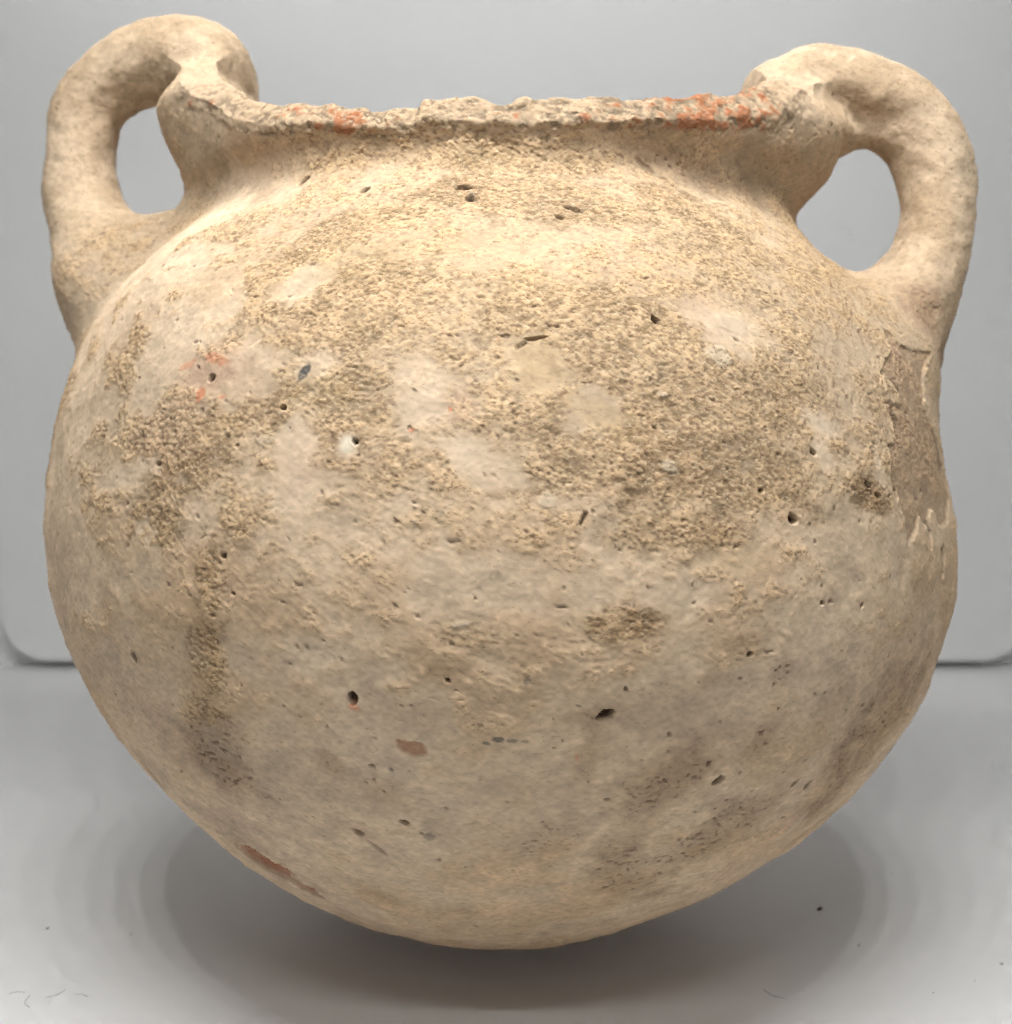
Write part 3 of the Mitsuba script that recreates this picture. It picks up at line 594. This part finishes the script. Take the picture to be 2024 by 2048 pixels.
    ['D', -1.8, -86.3, 59.4, 0.6, -0.02, 0.0, -0.0, 0.12, -0.34, 0.7],
    ['D', 1.9, -86.4, 59.8, 0.9, 0.02, -0.0, 0.0, 0.12, -0.34, 0.6],
    ['D', 3.7, -86.3, 59.7, 0.75, 0.03, -0.01, 0.0, 0.09, -0.25, 0.5],
    ['D', 4.0, -88.9, 68.9, 0.59, 0.03, -0.01, 0.0, 0.11, -0.55, 0.6],
    ['D', -15.6, -82.7, 54.6, 0.39, -0.09, 0.03, -0.02, 0.17, -0.36, 0.8],
    ['D', -10.5, -76.5, 42.4, 0.97, -0.2, 0.07, -0.04, 0.54, -0.76, 0.5],
    ['D', 46.4, -63.5, 121.1, 0.62, 0.5, 0.05, -0.09, -0.43, -0.45, 0.4],
    ['L', 35.1, -71.7, 119.4, 2.13, 1.16, 0.1, -0.16, -0.94, -1.34, 0.5],
    ['L', 32.2, -75.9, 114.4, 1.87, 0.86, 0.05, -0.11, -0.73, -1.36, 0.8],
    ['L', 24.2, -84.6, 98.5, 1.09, 0.31, -0.01, -0.03, -0.26, -1.03, 0.7],
    ['L', -11.5, -88.5, 93.2, 0.29, -0.04, 0.0, 0.0, -0.05, -0.29, 1],
    ['L', -11.4, -88.8, 91.0, 0.52, -0.06, 0.0, 0.0, -0.05, -0.36, 0.6],
    ['L', 6.6, -88.7, 93.9, 1.31, 0.1, -0.01, -0.0, -0.18, -1.01, 0.6],
    ['L', -4.4, -63.2, 140.2, 0.5, -0.02, -0.0, 0.02, -0.58, -0.52, 0.8],
    ['L', 23.4, -81.8, 108.6, 0.79, 0.24, 0.01, -0.02, -0.18, -0.46, 0.7],
    ['L', 26.1, -51.0, 145.8, 0.57, 0.35, 0.07, -0.03, -0.27, -0.4, 0.6],
    ['L', -33.5, -80.9, 102.2, 1.32, -0.52, 0.01, 0.03, -0.22, -0.76, 0.5],
    ['L', 48.7, -56.0, 37.1, 1.56, 1.48, -0.17, 0.52, 1.54, -1.05, 0.8],
    ['L', -5.1, -90.0, 76.9, 1.29, -0.09, 0.24, 0.07, 0.03, -0.44, 0.7],
]
POLYS = [["flake", [[30.5, 122.1], [32.1, 120.0], [34.2, 116.9], [40.3, 113.1], [41.6, 110.9], [42.5, 108.2], [41.9, 104.6], [42.4, 101.6], [44.0, 101.3], [44.9, 97.0], [44.5, 94.1], [43.7, 91.1], [43.3, 88.2], [42.9, 85.2], [41.4, 86.2], [39.4, 89.3], [38.1, 87.7], [34.8, 90.4], [33.6, 89.7], [33.0, 87.4], [29.1, 87.0], [22.6, 90.8], [23.3, 96.8], [28.3, 104.0], [29.3, 108.5], [23.9, 114.3], [19.8, 117.5], [28.9, 118.6]]], ["flake2", [[36.3, 84.6], [38.8, 81.6], [38.2, 79.6], [36.3, 78.1], [33.6, 77.4], [32.6, 75.0], [32.1, 70.8], [30.8, 67.6], [26.0, 66.7], [26.7, 70.0], [26.2, 78.1], [26.5, 83.1]]], ["tongue", [[40.4, 112.5], [38.5, 112.8], [37.5, 111.1], [37.6, 108.2], [38.5, 107.4], [39.7, 108.1], [40.7, 108.9], [40.8, 110.6]]], ["sliver", [[42.1, 121.1], [40.9, 120.7], [40.7, 117.7], [39.9, 116.5], [39.8, 117.8], [39.9, 120.1]]]]
# each stain, pale patch, chip, pit or grain: kind, its place on the pot, its two half axes along the surface (millimetres), its strength
N1, N2, N3 = fb(9.0, 3, 1), fb(2.6, 3, 2), fb(0.85, 2, 3)
g1 = fb(0.70, 2, 4, (1, 1, 1.3))
N0 = fb(26.0, 3, 6)
# grains of sand stuck to the crust
rng = np.random.default_rng(7)
seedv = rng.choice(len(v), 90000, replace=False)
gd, gi = cKDTree(P[seedv]).query(P, workers=-1)
grain = np.clip(1 - (gd / rng.uniform(0.35, 1.0, 90000)[gi]) ** 2, 0, 1)
tree = cKDTree(P)
mask = {}
for kind, cx, cy, cz, ax, ay, az_, bx, by, bz, strength in FEATURES:
    c, e1, e2 = np.array([cx, cy, cz]), np.array([ax, ay, az_]), np.array([bx, by, bz])
    l1, l2 = np.linalg.norm(e1), np.linalg.norm(e2)
    i = np.array(tree.query_ball_point(c, 1.9 * max(l1, l2) + 0.3))
    if len(i) == 0:
        continue
    q = P[i] - c
    t = np.sqrt((q @ e1 / l1 ** 2) ** 2 + (q @ e2 / l2 ** 2) ** 2)
    if kind in 'KDLOCE':
        t = t * (1 + 0.7 * (N3[i] - 0.5) + (0.7 * (N2[i] - 0.5) if max(l1, l2) > 1 else 0))
        soft = (0.6, 1.1) if kind in 'KE' else (0.75, 1.15)
    else:
        t = t + 1.2 * (N0[i] - 0.5) + 1.4 * (N1[i] - 0.5) + 1.0 * (N2[i] - 0.5)
        soft = (0.2, 1.25)
    k = strength * (1 - sstep(soft[0], soft[1], t))
    old = mask.setdefault(kind, np.zeros(len(v)))
    old[i] = np.maximum(old[i], k) if kind in 'RSKDLOCE' else 1 - (1 - old[i]) * (1 - k)
M = lambda kind: mask.get(kind, np.zeros(len(v)))


def inside(polygon, x, y):
    poly = np.array(polygon)
    odd, best = np.zeros(len(x), bool), np.full(len(x), 1e9)
    for (x0, y0), (x1, y1) in zip(poly, np.roll(poly, -1, 0)):
        odd ^= ((y0 > y) != (y1 > y)) & (x < (x1 - x0) * (y - y0) / (y1 - y0 if y1 != y0 else 1e-9) + x0)
        dx, dy = x1 - x0, y1 - y0
        t = np.clip(((x - x0) * dx + (y - y0) * dy) / (dx * dx + dy * dy + 1e-9), 0, 1)
        best = np.minimum(best, np.hypot(x - x0 - t * dx, y - y0 - t * dy))
    return np.where(odd, best, -best)


height = np.zeros(len(v))
deg0 = azimuth(P)
PZ = P[:, 2]
hmin = np.minimum(hl, hr)
handle = 1 - sstep(-0.02, 0.10, hmin)                        # the handles and their roots
out = (np.einsum('ij,ij->i', n, v - CEN) > -0.2).astype(float)
rough = 0.18 + 0.12 * sstep(50, 75, PZ) + 0.32 * sstep(75, 105, PZ) - 0.25 * handle
rough = np.maximum(rough, M('R')) * (1 - 0.95 * np.minimum(M('S'), 1))
rough = rough - 0.6 * np.minimum(M('W'), 1)
rough = sstep(0.22, 0.85, rough + 0.85 * (N2 - 0.5) + 0.8 * (N1 - 0.5)) * (1 - 0.8 * handle)
rough = rough * (1 - 0.5 * sstep(1.60, 1.68, v[:, 2]) * sstep(25, 45, np.abs(deg0 - 90)))
brown = np.clip(M('B'), 0, 1)
# peeled slip on the right flank
deg = azimuth(P)
near = (deg > 5) & (deg < 60) & (PZ > 55) & (PZ < 130)
flake = np.full(len(v), -9.0)
for name, poly in POLYS:
    if name == 'flake2':
        continue
    x, y = np.radians(deg[near]) * 88, PZ[near]
    w1, w2 = (N2[near] - 0.5) * 1.6, (N3[near] - 0.5) * 1.4
    pl = np.array(poly, float); pl[:, 0] = np.radians(pl[:, 0]) * 88
    dd = inside(pl, x + w1 + w2 * 0.5, y - w1 + w2 * 0.5)
    if name == 'tongue':
        flake[near] = np.minimum(flake[near], -dd)
    else:
        flake[near] = np.maximum(flake[near], dd)
peeled = sstep(-0.15, 0.25, flake)
lip = np.exp(-((flake + 0.3) / 0.3) ** 2) * sstep(0.42, 0.6, N1 + 0.1)
# relief
g2 = fb(0.45, 2, 5)
height += rough * (0.22 * (g1 - 0.5) + 0.26 * (g2 - 0.5) + 0.34 * (N2 - 0.5) + 0.10 * grain + 0.05)
height += (1 - rough) * (0.22 * (N2 - 0.5) + 0.10 * (g1 - 0.5)) + 1.0 * (N1 - 0.5)
poro = sstep(0.60, 0.74, g1) * sstep(0.35, 0.7, brown)
height -= 0.35 * poro
height += handle * (1.3 * (N1 - 0.5) + 0.3 * (N2 - 0.5))
height += -0.40 * peeled + 0.07 * lip
height += -1.5 * np.minimum(M('K'), 1) - 0.9 * M('E') - 0.35 * M('C') + 0.30 * M('L') - 0.1 * M('D')
# the break along the rim
front_arc = sstep(26, 36, deg0) * sstep(168, 140, deg0)
brk = (0.25 + 0.75 * front_arc) * sstep(-0.016, -0.003, cut) * (v[:, 2] > 1.62) * sstep(0.0, 0.05, hmin) * (P[:, 1] < 25)
b1, b2 = fb(3.2, 3, 21), fb(1.2, 3, 22)
height += brk * (0.8 * (b1 - 0.5) + 0.8 * (b2 - 0.5))
# colour
tone = lambda c: np.array(c)
slip, sand = tone([0.655, 0.515, 0.375]), tone([0.37, 0.26, 0.155])
lay = lambda c, to, m: c * (1 - m[:, None]) + tone(to) * m[:, None]
color = slip + (sand - slip) * np.clip(rough * 0.9 + 0.5 * (N0 - 0.45), 0, 1)[:, None]
color = lay(color, [0.44, 0.315, 0.205], 0.75 * sstep(0.50, 0.60, 0.45 * N0 + 0.4 * N1 + 0.15 * N2) * (1 - rough))
color = lay(color, [0.40, 0.285, 0.15], 0.9 * np.clip(M('Y'), 0, 1))
color = lay(color, [0.48, 0.325, 0.235], 0.8 * np.clip(M('P'), 0, 1))
color = lay(color, [0.27, 0.163, 0.085], 0.9 * brown * (0.7 + 0.6 * (N2 - 0.3)).clip(0, 1))
color = lay(color, [0.62, 0.505, 0.385], 0.85 * np.clip(M('W'), 0, 1) * (0.55 + 0.9 * g1).clip(0, 1))
color = lay(color, [0.72, 0.66, 0.53], np.clip(M('W') - 0.85, 0, 1) * 2)
# handles: worn slip over a browner clay, with dark specks
hp = sstep(0.42, 0.60, 0.55 * N1 + 0.45 * N2)
color = lay(color, [0.40, 0.305, 0.21], 0.9 * handle * hp)
speck = sstep(0.68, 0.80, fb(1.2, 3, 8)) * (0.3 + 0.7 * handle)
color = lay(color, [0.19, 0.13, 0.08], 0.55 * speck)
color = lay(color, [0.345, 0.24, 0.16], 0.75 * peeled * (0.5 + N1))
color = lay(color, [0.56, 0.45, 0.31], 0.4 * lip * (1 - peeled))
# dirt sits in the pores, the tops of the grains are rubbed pale
color = color * (1 + rough * (0.7 * (g1 - 0.5) + 0.6 * (g2 - 0.5) + 0.35 * (grain - 0.35) + 0.5 * (N2 - 0.5)) + (1 - rough) * (0.35 * (g1 - 0.5) + 0.35 * (N3 - 0.5)))[:, None].clip(0.45, 1.35)
color = color * (1 + 0.35 * (N0 - 0.5) + 0.55 * (N1 - 0.5) + 0.45 * (N2 - 0.5))[:, None]
pit = 0.55 * sstep(0.40, 0.28, 0.6 * g1 + 0.4 * g2) * (0.1 + 0.9 * rough) * out * (0.25 + 0.75 * sstep(0.35, 0.62, N2))
height -= 0.16 * pit
color = lay(color, [0.13, 0.083, 0.045], 0.75 * pit)
color = lay(color, [0.14, 0.095, 0.06], 0.7 * poro)
tiny = sstep(0.80, 0.85, fb(1.3, 2, 9)) * out
color = lay(color, [0.15, 0.10, 0.07], 0.6 * tiny)
height -= 0.25 * tiny
# the break
orange = sstep(0.50, 0.62, 0.5 * b1 + 0.5 * b2 + 0.22 * np.exp(-((deg - 55) / 16) ** 2) + 0.12 * np.exp(-((deg - 117) / 9) ** 2) - 0.12)
ash = sstep(0.56, 0.66, fb(2.4, 3, 23))
color = lay(color, [0.42, 0.315, 0.215], brk * 0.8)
color = lay(color, [0.34, 0.115, 0.045], brk * orange * 0.85)
color = lay(color, [0.20, 0.165, 0.13], brk * ash * 0.15)
color = color * (1 - 0.45 * brk * sstep(0.5, 0.36, b2))[:, None]
color = lay(color, [0.58, 0.215, 0.11], np.clip(M('O'), 0, 1))
color = lay(color, [0.34, 0.175, 0.105], np.clip(M('C'), 0, 1))
color = lay(color, [0.27, 0.075, 0.03], np.clip(M('E'), 0, 1) * (0.6 + 0.8 * (N3 - 0.3)).clip(0, 1))
color = lay(color, [0.60, 0.51, 0.39], np.clip(M('L'), 0, 1) * 0.8)
color = lay(color, [0.10, 0.095, 0.09], np.clip(M('D'), 0, 1))
color = lay(color, [0.085, 0.05, 0.03], np.clip(M('K') * 1.2, 0, 1))
color = np.clip(color * np.array([0.75, 0.725, 0.685]), 0.02, 0.8)
wild = np.clip(np.maximum(rough, 0.50 * handle + 0.14) * (1 - 0.7 * np.minimum(M('W'), 1)) * (1 - np.maximum(M('K'), M('E'))), 0, 1)
sandy = np.stack([wild, np.zeros(len(v))], 1)
#@END

v = v + n * height[:, None] / (U * 1000)
n = normals(v, f)
V = v * U
on_break = (np.abs(cut) < 0.012) & (np.minimum(hl, hr) > 0.02) & (V[:, 1] < 0.02)
part = np.where(hl < np.minimum(outer, cut + 9) , 1, np.where(hr < outer, 2, np.where((cut > -0.012), 3, 0)))
pf = np.max(part[f], 1)
names = ['cooking_pot__body', 'cooking_pot__handle', 'cooking_pot__handle_001', 'cooking_pot__rim']
for k, name in enumerate(names):
    ff = f[pf == k]
    used, new = np.unique(ff, return_inverse=True)
    scene[name] = raw_ply(V[used], new.reshape(-1, 3), n[used], 'fired_clay', color[used], sandy[used])
tag('cooking_pot', 'round-bottomed tan clay cooking pot with two loop handles standing on the white shelf', 'pot')
tag('cooking_pot__rim', 'chipped rim with orange clay showing in the break')
print('triangles', len(f), 'parts', [int((pf == k).sum()) for k in range(4)])

# ---------------------------------------------------------------- dust on the shelf
scene['dust_grey'] = {'type': 'twosided', 'b': {'type': 'diffuse', 'reflectance': {'type': 'rgb', 'value': [0.30, 0.29, 0.28]}}}
scene['dust_dark'] = {'type': 'twosided', 'b': {'type': 'diffuse', 'reflectance': {'type': 'rgb', 'value': [0.09, 0.07, 0.06]}}}


def crumb(seed, at, size, flat=0.5):
    import trimesh
    m = trimesh.creation.icosphere(subdivisions=2, radius=1.0)
    w = m.vertices * (1 + 0.9 * (meshkit.fbm(m.vertices * 1.7 + seed * 7.3, 2, seed) - 0.5))[:, None]
    w = w * np.array([1.0, 0.45, flat]) * size
    a = seed * 1.3
    w[:, :2] = w[:, :2] @ np.array([[math.cos(a), math.sin(a)], [-math.sin(a), math.cos(a)]])
    w[:, 2] -= w[:, 2].min()
    m.vertices = w + np.array(at)
    return m


def hair(seed, at, length, upright=False):
    t = np.linspace(0, 1, 14)
    a = 0.5 + seed * 0.9 + (1.6 if seed % 2 else -1.3) * (t - 0.5)
    p = np.cumsum(np.stack([np.cos(a), np.sin(a), 0 * a], 1), 0) / 14 * length
    p[:, 2] = 0.00012
    if upright:
        p = p[:, [0, 2, 1]] * np.array([1, -1, 1])
    p = p - p[7] * (np.array([1, 1, 0]) if not upright else np.array([1, 0, 1])) + np.array(at)
    tan = np.gradient(p, axis=0)
    up = np.array([0, 0, 1.0]) if not upright else np.array([0, 1.0, 0])
    s = np.cross(tan, up); s /= np.linalg.norm(s, axis=1, keepdims=True)
    k = np.arange(5) * 2 * np.pi / 5
    v = p[:, None] + 0.000035 * (np.cos(k)[None, :, None] * s[:, None] + np.sin(k)[None, :, None] * up)
    i, j = np.meshgrid(np.arange(13), np.arange(5), indexing='ij')
    q = np.stack([i * 5 + j, i * 5 + (j + 1) % 5, i * 5 + 5 + (j + 1) % 5, i * 5 + 5 + j], -1).reshape(-1, 4)
    return v.reshape(-1, 3), q


def numbered(name, k):
    return name + ('_%03d' % k if k else '')


scene['crumb'] = mikit.ply(crumb(3, [0.0689, -0.0003, 0.0], 0.0009, 0.25), 'dust_dark', smooth=True)
tag('crumb', 'dark brown flake lying in the shadow right of the pot', 'crumb')
CRUMBS_RIGHT = [[0.0894, -0.034, 0.0], [0.072, -0.0189, 0.0], [0.0973, -0.027, 0.0], [0.0913, 0.0204, 0.0], [0.0799, -0.0388, 0.0], [0.065, -0.0336, 0.0], [0.0947, -0.0084, 0.0]]
CRUMBS_LEFT = [[-0.0942, -0.0105, 0.0], [-0.1433, 0.1286, 0.0], [-0.076, -0.0134, 0.0]]
CRUMB_LABELS = ['tiny grey speck in the front right corner of the shelf', 'tiny grey speck on the shelf in front of the dark brown flake',
                'tiny grey speck closest to the right edge of the shelf', 'tiny grey speck farthest back on the right of the shelf',
                'tiny grey speck nearest the front edge on the right of the shelf', 'tiny grey speck near the left edge of the shelf, in front',
                'faint grey speck far back on the left, beside the flank of the pot', 'tiny grey speck at the left edge of the dark shadow']
for k, at in enumerate(CRUMBS_RIGHT[:5] + CRUMBS_LEFT):
    key = numbered('crumb', k + 1)
    scene[key] = mikit.ply(crumb(k + 5, at, 0.00018 + 0.00007 * (k * 7 % 4)), 'dust_grey', smooth=True)
    tag(key, CRUMB_LABELS[k], 'crumb', 'dust specks on the shelf')
HAIR_LABELS = ['fine grey hair farthest left in the front corner', 'fine grey hair in the middle of the front left group',
               'fine grey hair nearest the front edge on the left', 'fine grey hair farthest right of the front left group']
scene['hair'] = mikit.ply(hair(2, [0.0497, -0.0396, 0.0], 0.006), 'dust_grey', smooth=True)
tag('hair', 'short grey fibre on the shelf at the front edge of the shadow', 'fibre')
for k, at in enumerate([[-0.0891, -0.0386, 0.0], [-0.0814, -0.0396, 0.0], [-0.0861, -0.0428, 0.0], [-0.0763, -0.0398, 0.0]]):
    key = numbered('hair', k + 1)
    scene[key] = mikit.ply(hair(k + 3, at, 0.0035 + 0.001 * (k % 3)), 'dust_grey', smooth=True)
    tag(key, HAIR_LABELS[k], 'fibre', 'hairs in the front left corner')
scene['hair_005'] = mikit.ply(hair(9, [0.1451, 0.25730000000000003, 0.1862], 0.011, True), 'dust_grey', smooth=True)
tag('hair_005', 'curved grey hair clinging to the panel, seen through the right handle', 'fibre')
